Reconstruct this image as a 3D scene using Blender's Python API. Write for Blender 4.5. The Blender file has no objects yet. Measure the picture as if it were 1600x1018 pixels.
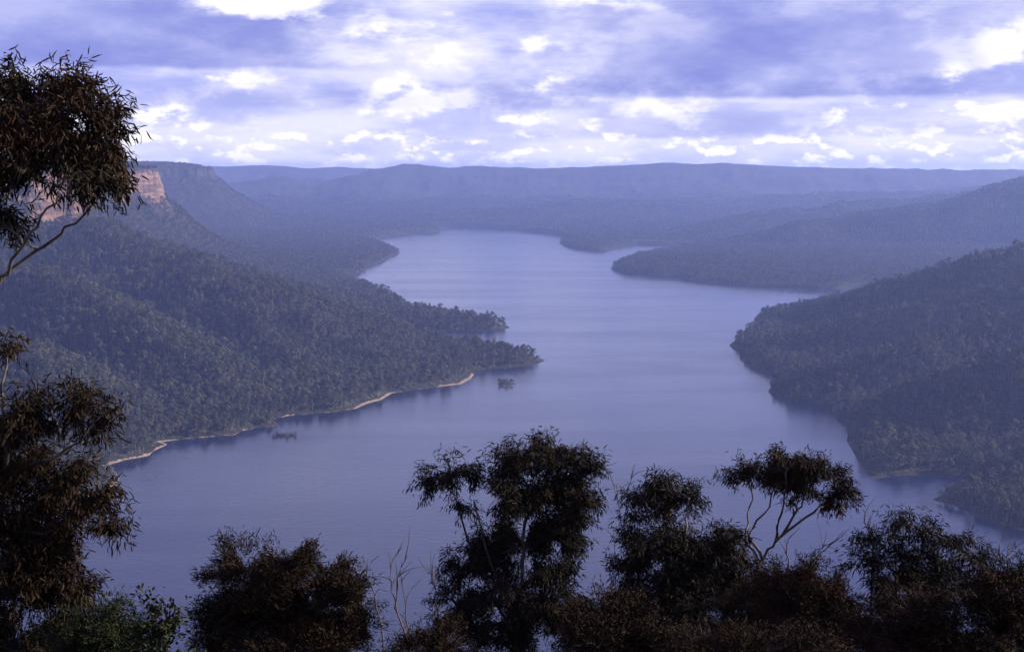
import bpy, math, random
import numpy as np
from mathutils import Vector

S = bpy.context.scene
COL = S.collection
R = math.radians
rng = np.random.default_rng(7)

# ------------------------------------------------------------------ camera
F = 2198.0                  # focal length in photo pixels (1600 wide)
HZ = 262.0                  # photo row of the eye-level horizon
EYE = 400.0                 # metres above the lake
PITCH = math.atan((509 - HZ) / F)
cam_d = bpy.data.cameras.new('camera')
cam_d.sensor_width = 36.0
cam_d.lens = 36.0 * F / 1600.0
cam_d.clip_start = 0.1
cam_d.clip_end = 80000
cam = bpy.data.objects.new('camera', cam_d)
cam.location = (0, 0, EYE)
cam.rotation_euler = (math.pi / 2 - PITCH, 0, 0)
COL.objects.link(cam)
S.camera = cam

# ------------------------------------------------------------------ sky
SUN_EL, SUN_AZ = 22.0, 78.0          # azimuth to the right of the view direction
world = bpy.data.worlds.new('World')
S.world = world
world.use_nodes = True
NT = world.node_tree
NT.nodes.clear()


class X:
    """a socket with arithmetic"""
    def __init__(s, sock): s.s = sock
    def _m(op):
        def f(a, b): return math_node(op, a, b)
        return f
    __add__ = _m('ADD'); __sub__ = _m('SUBTRACT'); __mul__ = _m('MULTIPLY'); __truediv__ = _m('DIVIDE')
    def __radd__(s, o): return math_node('ADD', o, s)
    def __rsub__(s, o): return math_node('SUBTRACT', o, s)
    def __rmul__(s, o): return math_node('MULTIPLY', o, s)


def put(tree, sock, v):
    if isinstance(v, X): tree.links.new(v.s, sock)
    else: sock.default_value = v


CUR = [NT]


def math_node(op, a, b=0.0, c=None):
    n = CUR[0].nodes.new('ShaderNodeMath'); n.operation = op
    put(CUR[0], n.inputs[0], a); put(CUR[0], n.inputs[1], b)
    if c is not None: put(CUR[0], n.inputs[2], c)
    return X(n.outputs[0])


def sstep(v, lo, hi):
    n = CUR[0].nodes.new('ShaderNodeMapRange'); n.interpolation_type = 'SMOOTHSTEP'
    put(CUR[0], n.inputs['Value'], v); put(CUR[0], n.inputs['From Min'], lo); put(CUR[0], n.inputs['From Max'], hi)
    return X(n.outputs[0])


def vec(x, y, z):
    n = CUR[0].nodes.new('ShaderNodeCombineXYZ')
    for i, v in enumerate((x, y, z)): put(CUR[0], n.inputs[i], v)
    return X(n.outputs[0])


def noise(v, scale, detail=5.0, rough=0.55, lac=2.0, dist=0.0):
    n = CUR[0].nodes.new('ShaderNodeTexNoise')
    put(CUR[0], n.inputs['Vector'], v)
    n.inputs['Scale'].default_value = scale; n.inputs['Detail'].default_value = detail
    n.inputs['Roughness'].default_value = rough; n.inputs['Lacunarity'].default_value = lac
    n.inputs['Distortion'].default_value = dist
    return X(n.outputs[0])


def mixc(f, a, b):
    n = CUR[0].nodes.new('ShaderNodeMix'); n.data_type = 'RGBA'
    put(CUR[0], n.inputs[0], f)
    for sk, v in ((n.inputs[6], a), (n.inputs[7], b)):
        if isinstance(v, X): CUR[0].links.new(v.s, sk)
        else: sk.default_value = (*v, 1.0)
    return X(n.outputs[2])


tc = NT.nodes.new('ShaderNodeTexCoord')
sep = NT.nodes.new('ShaderNodeSeparateXYZ')
NT.links.new(tc.outputs['Generated'], sep.inputs[0])
dx, dy, dz = (X(o) for o in sep.outputs)
el = math_node('ARCSINE', dz)
az = math_node('ARCTAN2', dx, dy)
U = az * F                  # degrees along the horizon and up, in units of 1/2198 radian
V = el * F
rr = math_node('MAXIMUM', math_node('SQRT', dx * dx + dy * dy), 0.02)
cx_, cy_ = dx / rr, dy / rr


def layer(scale, k, off, up, detail=6.0, rough=0.56):
    """cloud density at a height above the horizon, and the same a little higher up"""
    out = []
    for d in (0.0, up):
        out.append(noise(vec(cx_ + off, cy_, (el + d) * k), scale, detail - (2.0 if d else 0.0), rough))
    return out


def blob(px, py, sx, sy):
    """a soft cloud mass at a compass bearing / height"""
    u0 = math.atan((px - 800) / F) * F; v0 = math.atan((HZ - py) / F) * F
    a = (U - u0) / sx; b = (V - v0) / sy
    q = a * a + b * b
    return math_node('POWER', 2.718, q * -1.0)


WOB = (noise(vec(cx_, cy_, 0.0), 30.0, 3.0) - 0.5) * 15.0


def flat(px, py, sx, up, dn):
    """a cloud with a flat base at row py, fading upwards over `up`"""
    u0 = math.atan((px - 800) / F) * F; v0 = math.atan((HZ - py) / F) * F
    a = (U - u0) / sx
    h = math_node('POWER', 2.718, a * a * a * a * -1.0)
    return h * sstep(V + WOB, v0 - dn, v0 + dn) * (1.0 - sstep(V, v0 + up * 0.45, v0 + up))


lo, lo_u = layer(40.0, 1.9, 0.0, 0.0050, 7.0, 0.60)
mi, mi_u = layer(17.0, 2.0, 3.1, 0.0110, 7.0, 0.60)
hi, hi_u = layer(8.0, 2.3, 7.7, 0.0180, 7.0, 0.60)
w1 = sstep(V, 35.0, 80.0)
w2 = sstep(V, 110.0, 190.0)


def blend(a, b, c):
    t = a + (b - a) * w1
    return t + (c - t) * w2


den = blend(lo, mi, hi)
den_u = blend(lo_u, mi_u, hi_u)
lit = den - den_u                                  # >0 where the cloud thins out upwards: its sunlit top
big = noise(vec(cx_ + 1.7, cy_, el * 3.4), 5.0, 4.0, 0.5)

# broad grey bases of the large clouds
dark = flat(190, 113, 390, 320, 5) * 1.0
dark = math_node('MAXIMUM', dark, flat(1190, 156, 340, 240, 5) * 0.95)
dark = math_node('MAXIMUM', dark, flat(830, 172, 150, 60, 5) * 0.55)
dark = math_node('MAXIMUM', dark, flat(1060, 217, 170, 50, 4) * 0.5)
dark = math_node('MAXIMUM', dark, flat(520, 172, 200, 40, 5) * 0.35)
dark = math_node('MAXIMUM', dark, flat(1450, 215, 160, 26, 4) * 0.35)
dark = math_node('MAXIMUM', dark, sstep(big, 0.5, 0.66) * sstep(V, 270.0, 420.0) * 0.9)
# sunlit heads
sun_b = blob(432, 4, 100, 44) * 0.6
for a in ((600, 56, 50, 14, .85), (835, 75, 45, 20, .6), (838, 128, 42, 16, .55), (650, 134, 40, 14, .7), (1600, 85, 60, 36, 1.1),
          (1482, 124, 20, 20, .65), (245, 182, 42, 15, .9), (340, 124, 50, 8, .55), (1400, 178, 110, 12, .65), (700, 30, 120, 26, .45),
          (960, 4, 130, 22, .5), (1560, 195, 70, 14, .65), (820, 190, 55, 10, .65), (930, 202, 50, 12, .6), (1165, 176, 26, 8, .6), (1080, 103, 40, 10, .3)):
    sun_b = math_node('MAXIMUM', sun_b, blob(*a[:4]) * a[4])
st = noise(vec(cx_ + 5.2, cy_, el * 4.0), 9.0, 5.0, 0.58)
hb = sstep(V, 75.0, 30.0)                          # the far fleet of small bright cumulus low down
cum = sstep(den + sun_b * 0.15 + hb * 0.03 + (st - 0.5) * 0.25 - 0.02, 0.50, 0.60)
shade = sstep(lit, -0.06, 0.07)

base = mixc(sstep(st, 0.36, 0.64), (.36, .40, .82), (.70, .70, .93))
low = mixc(sstep(V, 150.0, 0.0), base, mixc(sstep(st, 0.38, 0.62), (.58, .60, .89), (.84, .83, .96)))
dtone = mixc(sstep(den + (st - 0.5) * 0.5, 0.30, 0.74), (.19, .22, .62), (.38, .41, .80))
sky_c = mixc(dark * 0.95, low, dtone)
mid_b = blob(740, 75, 210, 85)
sky_c = mixc(mid_b * sstep(den, 0.40, 0.60) * 0.75, sky_c, (.84, .83, .97))
soft = sstep(den, 0.42, 0.60)
sky_c = mixc(soft * shade * (0.5 - dark * 0.44), sky_c, (.84, .81, .96))
heads = mixc(shade, (.76, .74, .95), (1.18, 1.13, 1.02))
keep = 1.0 - dark * (1.0 - math_node('MINIMUM', sun_b, 1.0)) * 0.95
sky_c = mixc(math_node('MINIMUM', cum * keep * (shade * 0.85 + 0.15) * (0.46 + sun_b * 0.8 + hb * 0.35), 1.0), sky_c, heads)
brk = sstep(blob(430, -6, 108, 54) + (den - 0.5) * 1.1 + (mi - 0.5) * 0.5, 0.36, 0.56)
sky_c = mixc(brk, sky_c, mixc(shade, (.98, .95, 1.02), (1.3, 1.25, 1.16)))
# higher up, out of frame, the same broken cloud goes on
up_f = sstep(V, 420.0, 900.0)
upc = mixc(sstep(noise(vec(dx * 1.0, dy * 1.0, dz * 1.6), 3.2, 6.0, 0.55), 0.42, 0.62), (.15, .18, .56), (.46, .46, .78))
sky_c = mixc(up_f, sky_c, upc)
gapmask = sstep(noise(vec(cx_ + 9.0, cy_, el * 3.0), 11.0, 4.0, 0.5), 0.60, 0.72)

nish = NT.nodes.new('ShaderNodeTexSky')
nish.sky_type = 'NISHITA'; nish.sun_disc = False
nish.sun_elevation = R(SUN_EL); nish.sun_rotation = R(SUN_AZ)
nish.altitude = 500
STR = 0.1
sc_ = NT.nodes.new('ShaderNodeVectorMath'); sc_.operation = 'SCALE'
NT.links.new(sky_c.s, sc_.inputs[0]); sc_.inputs['Scale'].default_value = 0.585 / STR
fin = mixc(gapmask * (1.0 - dark) * 0.18 + 0.03, X(sc_.outputs[0]), X(nish.outputs[0]))
bg = NT.nodes.new('ShaderNodeBackground'); bg.inputs['Strength'].default_value = STR
NT.links.new(fin.s, bg.inputs['Color'])
wo = NT.nodes.new('ShaderNodeOutputWorld')
NT.links.new(bg.outputs[0], wo.inputs['Surface'])
world.cycles.sampling_method = 'MANUAL'
world.cycles.sample_map_resolution = 512

# ------------------------------------------------------------------ sun and exposure
sd_ = bpy.data.lights.new('sun', 'SUN'); sd_.energy = 5.0; sd_.angle = R(3.0); sd_.color = (1.0, 0.92, 0.82)
sun = bpy.data.objects.new('sun', sd_); COL.objects.link(sun)
sv = Vector((math.sin(R(SUN_AZ)) * math.cos(R(SUN_EL)), math.cos(R(SUN_AZ)) * math.cos(R(SUN_EL)), math.sin(R(SUN_EL))))
sun.rotation_euler = sv.to_track_quat('Z', 'Y').to_euler()
S.view_settings.view_transform = 'Standard'
S.view_settings.look = 'None'
S.view_settings.exposure = 0.98
S.view_settings.gamma = 1.0
S.cycles.use_denoising = True
S.cycles.use_adaptive_sampling = True
S.cycles.adaptive_threshold = 0.02
S.cycles.max_bounces = 4
S.cycles.diffuse_bounces = 1
S.cycles.glossy_bounces = 1
S.cycles.volume_bounces = 2
S.cycles.transparent_max_bounces = 4


# ------------------------------------------------------------------ helpers
def ray(px, py):
    a, b = (px - 800) / F, (509 - py) / F
    c, s = math.cos(PITCH), math.sin(PITCH)
    return np.array([a, c + b * s, -s + b * c])


def at(px, py, D):
    """the point seen at a photo pixel, D metres ahead"""
    r = ray(px, py); return np.array([0, 0, EYE]) + r * (D / r[1])


def onwater(px, py, z=0.0):
    r = ray(px, py); return np.array([0, 0, EYE]) + r * ((z - EYE) / r[2])


def project(p):
    p = np.asarray(p, float); c, s = math.cos(PITCH), math.sin(PITCH)
    y, z = p[..., 1], p[..., 2] - EYE
    f = y * c - z * s; u = y * s + z * c
    return 800 + F * p[..., 0] / f, 509 - F * u / f


def hash2(ix, iy, seed):
    h = (ix.astype(np.int64) * 374761393 + iy.astype(np.int64) * 668265263 + seed * 1442695041) & 0xffffffff
    h = ((h ^ (h >> 13)) * 1274126177) & 0xffffffff
    return ((h ^ (h >> 16)) & 0xffff) / 65535.0


def vnoise(x, y, seed=0):
    ix, iy = np.floor(x), np.floor(y)
    fx, fy = x - ix, y - iy
    fx = fx * fx * fx * (fx * (fx * 6 - 15) + 10); fy = fy * fy * fy * (fy * (fy * 6 - 15) + 10)
    a = hash2(ix, iy, seed); b = hash2(ix + 1, iy, seed); c = hash2(ix, iy + 1, seed); d = hash2(ix + 1, iy + 1, seed)
    return (a + (b - a) * fx) * (1 - fy) + (c + (d - c) * fx) * fy


def fbm(x, y, oct=4, seed=0, ridged=False):
    t, amp, tot = 0, 1.0, 0
    for o in range(oct):
        n = vnoise(x * 2 ** o + 17.3 * o, y * 2 ** o - 9.1 * o, seed + o) * 2 - 1
        if ridged: n = 1 - 2 * np.abs(n)
        t = t + n * amp; tot += amp; amp *= 0.5
    return t / tot


def mesh_obj(name, verts, faces, mats=(), parent=None, smooth=False, mat_index=None):
    me = bpy.data.meshes.new(name)
    verts = np.asarray(verts, np.float32)
    if isinstance(faces, np.ndarray):
        nf, k = faces.shape
        me.vertices.add(len(verts)); me.vertices.foreach_set('co', verts.ravel())
        me.loops.add(nf * k); me.loops.foreach_set('vertex_index', faces.astype(np.int32).ravel())
        me.polygons.add(nf); me.polygons.foreach_set('loop_start', np.arange(nf, dtype=np.int32) * k)
        me.update(calc_edges=True)
    else:
        me.from_pydata(verts.tolist(), [], faces)
    for m in mats: me.materials.append(m)
    if mat_index is not None: me.polygons.foreach_set('material_index', np.asarray(mat_index, np.int32))
    if smooth: me.polygons.foreach_set('use_smooth', np.ones(len(me.polygons), bool))
    me.update()
    o = bpy.data.objects.new(name, me); COL.objects.link(o)
    if parent is not None: o.parent = parent
    return o


def tag(o, label=None, cat=None, group=None, kind=None):
    if label: o['label'] = label
    if cat: o['category'] = cat
    if group: o['group'] = group
    if kind: o['kind'] = kind
    return o


def empty(name, loc):
    o = bpy.data.objects.new(name, None); COL.objects.link(o); o.location = tuple(float(v) for v in loc); return o


def new_mat(name):
    m = bpy.data.materials.new(name); m.use_nodes = True
    CUR[0] = m.node_tree
    b = m.node_tree.nodes['Principled BSDF']
    return m, b


def coord(tree, which='Position'):
    return X(tree.nodes.new('ShaderNodeNewGeometry').outputs[which])


def bump(tree, h, strength, dist, b):
    n = tree.nodes.new('ShaderNodeBump'); n.inputs['Strength'].default_value = strength; n.inputs['Distance'].default_value = dist
    tree.links.new(h.s, n.inputs['Height']); tree.links.new(n.outputs[0], b.inputs['Normal'])


# ------------------------------------------------------------------ materials
m_ground, b = new_mat('forest_floor_and_rock'); t = CUR[0]
pos = coord(t)
sp = t.nodes.new('ShaderNodeSeparateXYZ'); t.links.new(pos.s, sp.inputs[0])
nz = t.nodes.new('ShaderNodeSeparateXYZ'); t.links.new(coord(t, 'True Normal').s, nz.inputs[0])
n1 = noise(pos, 0.02, 6.0, 0.65); n2 = noise(pos, 0.12, 4.0, 0.7); n3 = noise(pos, 0.006, 3.0)
veg = mixc(sstep(n2, 0.35, 0.7), (.014, .017, .012), (.052, .050, .036))
veg = mixc(sstep(n1, 0.42, 0.7) * 0.6, veg, (.075, .075, .05))
att = t.nodes.new('ShaderNodeAttribute'); att.attribute_name = 'sand'
sandc = mixc(n2, (.25, .18, .125), (.40, .29, .21))
sandf = sstep(X(att.outputs['Fac']) + (n2 - 0.5) * 1.5 + (noise(pos, 0.035, 3.0) - 0.5) * 1.2, 0.42, 0.62)
c = mixc(sandf, veg, sandc)
strat = noise(vec(X(sp.outputs[0]) * 0.012, X(sp.outputs[1]) * 0.012, X(sp.outputs[2]) * 0.09), 1.0, 5.0, 0.65)
rock = mixc(sstep(strat, 0.4, 0.62), (.12, .074, .05), (.31, .19, .12))
far_f = sstep(X(sp.outputs[1]), 6200.0, 5900.0)
cl = far_f * sstep(X(nz.outputs[2]) + (n2 - 0.5) * 0.8, 0.64, 0.52) * sstep(n3 + (n1 - 0.5) * 0.4, 0.40, 0.50)
c = mixc(cl, c, rock)
t.links.new(c.s, b.inputs['Base Color']); b.inputs['Roughness'].default_value = 0.95
b.inputs['Specular IOR Level'].default_value = 0.1
bump(t, noise(pos, 0.07, 5.0, 0.7), 1.0, 14.0, b)

m_water, b = new_mat('lake_water'); t = CUR[0]
pos = coord(t)
sp = t.nodes.new('ShaderNodeSeparateXYZ'); t.links.new(pos.s, sp.inputs[0])
wx, wy = X(sp.outputs[0]), X(sp.outputs[1])
streak = noise(vec(wx * 0.0011, wy * 0.0046, 0.0), 1.0, 5.0, 0.62, 2.0, 0.6)
b.inputs['Base Color'].default_value = (.004, .008, .034, 1)
rg = sstep(streak, 0.34, 0.66) * 0.12 + 0.075
t.links.new(rg.s, b.inputs['Roughness'])
b.inputs['IOR'].default_value = 1.333
wv = noise(vec(wx * 0.05, wy * 0.11, 0.0), 1.0, 6.0, 0.65)
bump(t, wv, 0.42, 1.0, b)

m_tree, b = new_mat('hillside_gum_foliage'); t = CUR[0]
oi = t.nodes.new('ShaderNodeObjectInfo')
pos = coord(t)
n4 = noise(pos, 0.35, 3.0); n5 = noise(pos, 0.009, 3.0, 0.6)
fc = mixc(X(oi.outputs['Random']), (.006, .008, .004), (.108, .106, .056))
fc = mixc(sstep(n5, 0.4, 0.65) * 0.5, fc, (.020, .028, .014))
fc = mixc(sstep(n4, 0.45, 0.7) * 0.4, fc, (.10, .106, .064))
t.links.new(fc.s, b.inputs['Base Color']); b.inputs['Roughness'].default_value = 0.7
b.inputs['Specular IOR Level'].default_value = 0.25

m_trunk, b = new_mat('pale_gum_trunk'); t = CUR[0]
fc = mixc(noise(coord(t), 1.1, 4.0), (.11, .09, .07), (.30, .26, .22))
t.links.new(fc.s, b.inputs['Base Color']); b.inputs['Roughness'].default_value = 0.85


def leaf_mat(name, dark, light, young):
    m, b = new_mat(name); t = CUR[0]
    pos = coord(t)
    a = noise(pos, 9.0, 3.0, 0.7); bb = noise(pos, 0.9, 2.0)
    c = mixc(sstep(a, 0.35, 0.68), dark, light)
    c = mixc(sstep(bb, 0.52, 0.68) * 0.7, c, young)
    t.links.new(c.s, b.inputs['Base Color'])
    b.inputs['Roughness'].default_value = 0.7
    b.inputs['Specular IOR Level'].default_value = 0.03
    return m


m_leaf = leaf_mat('gum_leaf', (.013, .010, .007), (.027, .022, .014), (.038, .021, .013))
m_leaf2 = leaf_mat('bronze_gum_leaf', (.015, .010, .006), (.031, .020, .012), (.046, .023, .013))
m_leaf3 = leaf_mat('green_shrub_leaf', (.012, .015, .007), (.027, .031, .012), (.032, .033, .014))
m_bark, b = new_mat('smooth_bark'); t = CUR[0]
pos = coord(t)
fc = mixc(sstep(noise(pos, 5.0, 5.0, 0.65), 0.38, 0.66), (.032, .024, .02), (.10, .08, .07))
t.links.new(fc.s, b.inputs['Base Color']); b.inputs['Roughness'].default_value = 0.8
bump(t, noise(pos, 22.0, 4.0), 0.5, 0.01, b)
m_twig, b = new_mat('dead_grey_twig'); t = CUR[0]
fc = mixc(noise(coord(t), 8.0, 4.0), (.035, .027, .025), (.09, .07, .065))
t.links.new(fc.s, b.inputs['Base Color']); b.inputs['Roughness'].default_value = 0.9

# ------------------------------------------------------------------ the lake shore (water level = 0)
left_px = [(-700, 1010), (-420, 960), (-150, 900), (0, 846), (110, 792), (176, 760), (187, 748), (181, 738), (170, 726), (196, 718), (232, 712), (240, 704), (262, 694),
           (252, 690), (290, 685), (330, 682), (366, 679), (380, 672), (402, 668), (436, 664), (424, 656), (450, 649), (486, 646), (522, 643),
           (556, 638), (574, 630), (597, 624), (612, 614), (650, 608), (700, 602), (720, 600), (735, 592), (742, 583), (762, 576), (800, 574), (826, 571),
           (840, 568), (852, 563), (838, 557), (790, 551), (735, 545), (690, 536), (650, 526), (628, 519), (624, 515.5), (680, 517), (740, 516.5), (775, 515.5),
           (797, 512), (790, 507), (750, 502), (700, 497), (655, 490), (636, 483), (625, 476), (628, 470), (606, 462), (570, 447), (535, 436), (541, 431), (566, 427), (572, 418),
           (604, 406), (624, 394), (612, 387), (580, 379), (561, 375), (590, 373), (620, 368), (655, 365), (692, 364), (684, 360), (672, 358),
           (720, 356.5), (760, 357.5), (800, 359), (832, 363), (862, 367), (888, 371)]
right_px = [(878, 375), (872, 380), (885, 385), (905, 389), (935, 392), (953, 391), (962, 386), (1000, 382), (1040, 383), (1076, 384), (1072, 391),
            (1030, 396), (990, 402), (968, 410), (951, 419), (975, 427), (1020, 430), (1050, 431), (1056, 436), (1110, 442), (1183, 448), (1250, 451),
            (1313, 452), (1336, 447), (1350, 442), (1382, 441), (1440, 444), (1420, 450), (1330, 462), (1260, 480), (1200, 490), (1178, 497), (1193, 508), (1165, 518), (1150, 530), (1144, 544),
            (1156, 556), (1167, 568), (1190, 580), (1211, 589), (1205, 605), (1206, 618), (1226, 627), (1262, 629), (1302, 631), (1300, 642), (1308, 656), (1325, 678), (1330, 700),
            (1340, 718), (1352, 736), (1366, 748), (1392, 743), (1430, 742), (1464, 740), (1496, 743), (1530, 744), (1550, 750), (1520, 760), (1482, 768),
            (1457, 780), (1476, 786), (1502, 792), (1542, 812), (1600, 829), (1720, 870), (2000, 940), (2300, 985)]
shore = np.array([onwater(*p)[:2] for p in left_px + right_px] + [(720., 690.), (300., 655.), (0., 645.), (-300., 655.), (-620., 720.)])
n_left = len(left_px)
# break the traced line up into small bays and points
pts = []
for i in range(len(shore)):
    p, q = shore[i], shore[(i + 1) % len(shore)]
    L = np.hypot(*(q - p)); k = max(1, min(10, int(L / 45)))
    nrm = np.array([-(q - p)[1], (q - p)[0]]) / max(L, 1e-6)
    for j in range(k):
        w = p + (q - p) * j / k
        if j: w = w + nrm * rng.uniform(-1, 1) * min(9 * max(1, p[1] / 2600), L / k * (0.16 if p[1] < 3000 else .3))
        pts.append(w)
shore = np.array(pts)


def seg_dist(x, y, poly, closed=True):
    d = np.full(x.shape, 1e18); n = len(poly)
    for i in range(n if closed else n - 1):
        a, b = poly[i], poly[(i + 1) % n]; e = b - a
        t = np.clip(((x - a[0]) * e[0] + (y - a[1]) * e[1]) / (e @ e + 1e-9), 0, 1)
        d = np.minimum(d, (x - a[0] - t * e[0]) ** 2 + (y - a[1] - t * e[1]) ** 2)
    return np.sqrt(d)


def inside(x, y, poly):
    r = np.zeros(x.shape, bool); n = len(poly)
    for i in range(n):
        a, b = poly[i], poly[(i + 1) % n]
        if a[1] == b[1]: continue
        c = (a[1] > y) != (b[1] > y)
        r ^= c & (x < (b[0] - a[0]) * (y - a[1]) / (b[1] - a[1]) + a[0])
    return r


def landdist(x, y):
    d = seg_dist(x, y, shore)
    return np.where(inside(x, y, shore), -d, d)


# ------------------------------------------------------------------ ridges: (photo column, photo row of the crest, metres ahead)
TH = 13.0                                                   # the crest line in the photograph is made of tree tops


def ridge(pl, slope, w, th=TH, exp=None):
    p = np.array([at(*q) for q in pl]); p[:, 2] -= th
    return p, slope, w, exp


RIDGES = [
    # the long spur on the left and its folds
    ridge([(-500, 300, 3900), (0, 330, 3800), (100, 342, 3720), (150, 352, 3640), (180, 372, 3500), (245, 393, 3330), (344, 419, 3180), (400, 441, 3090), (440, 455, 3050), (480, 478, 3010),
           (530, 493, 2980), (600, 522, 2960), (680, 543, 2935)], .36, 30),
    ridge([(680, 543, 2935), (755, 554, 2925), (800, 555, 2915), (835, 558, 2908)], .22, 20),
    ridge([(-300, 350, 3100), (-60, 405, 2950), (60, 425, 2820), (150, 455, 2700), (210, 490, 2600), (255, 520, 2520), (320, 562, 2420), (372, 605, 2340), (410, 640, 2290)], .50, 14),
    ridge([(-400, 420, 2500), (-100, 500, 2380), (0, 520, 2300), (90, 570, 2200), (170, 640, 2080), (220, 680, 2010)], .50, 14),
    ridge([(390, 470, 2960), (420, 520, 2790), (470, 562, 2640), (500, 600, 2520)], .5, 10),
    ridge([(520, 505, 2920), (570, 545, 2790), (620, 578, 2680)], .45, 10),
    # hill behind it and the low points
    ridge([(560, 450, 4300), (640, 482, 3950), (720, 494, 3800), (786, 503, 3700)], .12, 14),
    # right bank: near spit, promontory, folds of the big hill
    ridge([(1470, 775, 1718), (1500, 764, 1730), (1540, 745, 1735), (1600, 718, 1740), (1760, 640, 1780), (2100, 500, 1900)], .40, 12),
    ridge([(1318, 652, 2215), (1334, 622, 2190), (1412, 597, 2150), (1475, 577, 2130), (1600, 548, 2130), (1750, 490, 2150), (2100, 400, 2200)], .62, 14),
    ridge([(1215, 597, 2500), (1250, 573, 2500), (1330, 556, 2480), (1430, 536, 2500), (1520, 510, 2560), (1640, 480, 2600), (1900, 400, 2700)], .58, 12),
    ridge([(1155, 533, 3130), (1200, 523, 3080), (1260, 510, 3030), (1360, 492, 2960), (1480, 462, 2950), (1600, 436, 2950), (1800, 380, 3000)], .50, 16),
    ridge([(1188, 492, 3680), (1240, 476, 3600), (1330, 456, 3500), (1390, 439, 3420), (1450, 420, 3350), (1540, 391, 3280), (1600, 377, 3250), (1800, 330, 3250), (2200, 270, 3300)], .50, 16),
    # right bank, further off
    ridge([(965, 416, 5600), (1010, 405, 5600), (1085, 398, 5620), (1180, 400, 5600)], .10, 30),
    ridge([(1110, 378, 6800), (1180, 366, 6850), (1240, 352, 6900), (1300, 344, 7000), (1370, 332, 7050), (1450, 319, 7100), (1510, 307, 7100), (1560, 290, 7150), (1600, 276, 7200), (1800, 235, 7300)], .40, 30),
    ridge([(1060, 432, 5180), (1120, 424, 5200), (1220, 418, 5250), (1320, 425, 5300), (1420, 424, 5350)], .12, 30),
    ridge([(885, 380, 7400), (930, 374, 7700), (1010, 364, 8000), (1100, 352, 8000), (1200, 336, 8200), (1300, 324, 8400), (1400, 318, 8500), (1600, 300, 8700), (1900, 290, 8900)], .22, 60),
    ridge([(560, 348, 10200), (700, 343, 10000), (790, 329, 10100), (870, 321, 10200), (980, 318, 10300), (1060, 322, 10200), (1160, 318, 10400), (1290, 306, 10700), (1400, 303, 10800), (1700, 296, 11000)], .16, 90),
    # the plateau across the head of the lake, and the range behind
    ridge([(470, 330, 11600), (520, 306, 12200), (565, 284, 12800), (600, 267, 13200), (640, 255.5, 13500), (672, 258, 13500), (700, 261, 13500), (745, 259, 13600), (800, 262.5, 13600), (850, 263, 13500),
           (900, 261, 13400), (960, 258.5, 13300), (1000, 257, 13200), (1045, 254, 13200), (1090, 256, 13200), (1130, 254.5, 13200), (1200, 258, 13200), (1300, 262, 13200), (1380, 264, 13200),
           (1460, 263.5, 13200), (1530, 266, 13200), (1600, 267, 13200), (2000, 268, 13200)], .2, 60, 6, 1500),
    ridge([(300, 258, 16500), (360, 259.5, 16500), (400, 257.5, 16500), (440, 258.5, 16500), (480, 263, 16500), (520, 261, 16500), (560, 263, 16500), (620, 267, 16500), (800, 268, 16500)], .2, 60, 6, 1500),
    ridge([(400, 285, 12600), (440, 282, 12800), (520, 292, 12900)], .2, 80, 6, 1200),
]
# creek lines running up from the bays of the right bank: (photo column, metres ahead, height)
CREEKS = [[(1195, 3560, 1), (1260, 3380, 14), (1340, 3230, 34), (1460, 3120, 70), (1600, 3080, 115), (1800, 3080, 170)],
          [(1211, 2700, 1), (1270, 2715, 10), (1350, 2735, 26), (1470, 2760, 58), (1600, 2800, 95), (1800, 2850, 150)],
          [(1303, 2365, 1), (1350, 2330, 10), (1430, 2315, 28), (1520, 2330, 50), (1620, 2360, 80), (1800, 2400, 130)],
          [(1545, 1830, 1), (1620, 1850, 14), (1750, 1900, 45)],
          [(428, 2215, 2), (400, 2420, 16), (345, 2640, 42), (270, 2830, 84), (180, 2990, 130), (60, 3150, 185)]]
CREEKS = [np.array([((u_ - 800) / F * d_, d_, z_) for u_, d_, z_ in c_]) for c_ in CREEKS]
# escarpment on the left: plateau edge in plan
PLAT = np.array([(-2600, 3300), (-1650, 3560), (-1340, 3640), (-1135, 3790), (-1180, 3900), (-1330, 3960), (-1560, 4250), (-1720, 4700), (-1640, 5150), (-1480, 5380), (-1385, 5500),
                 (-1420, 5640), (-1600, 5900), (-2350, 6300), (-2900, 7300), (-2600, 8400), (-1990, 8900), (-1960, 9200), (-2040, 9500), (-2500, 9900), (-4200, 10400), (-9000, 10400), (-9000, 3300)], float)
pp = []
for i in range(len(PLAT)):
    p, q = PLAT[i], PLAT[(i + 1) % len(PLAT)]; L = np.hypot(*(q - p)); k = max(1, min(12, int(L / 70)))
    nn = np.array([-(q - p)[1], (q - p)[0]]) / L
    for j in range(k): pp.append(p + (q - p) * j / k + nn * rng.uniform(-1, 1) * min(26, L / k * .3) * (j > 0))
PLAT = np.array(pp)


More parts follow.
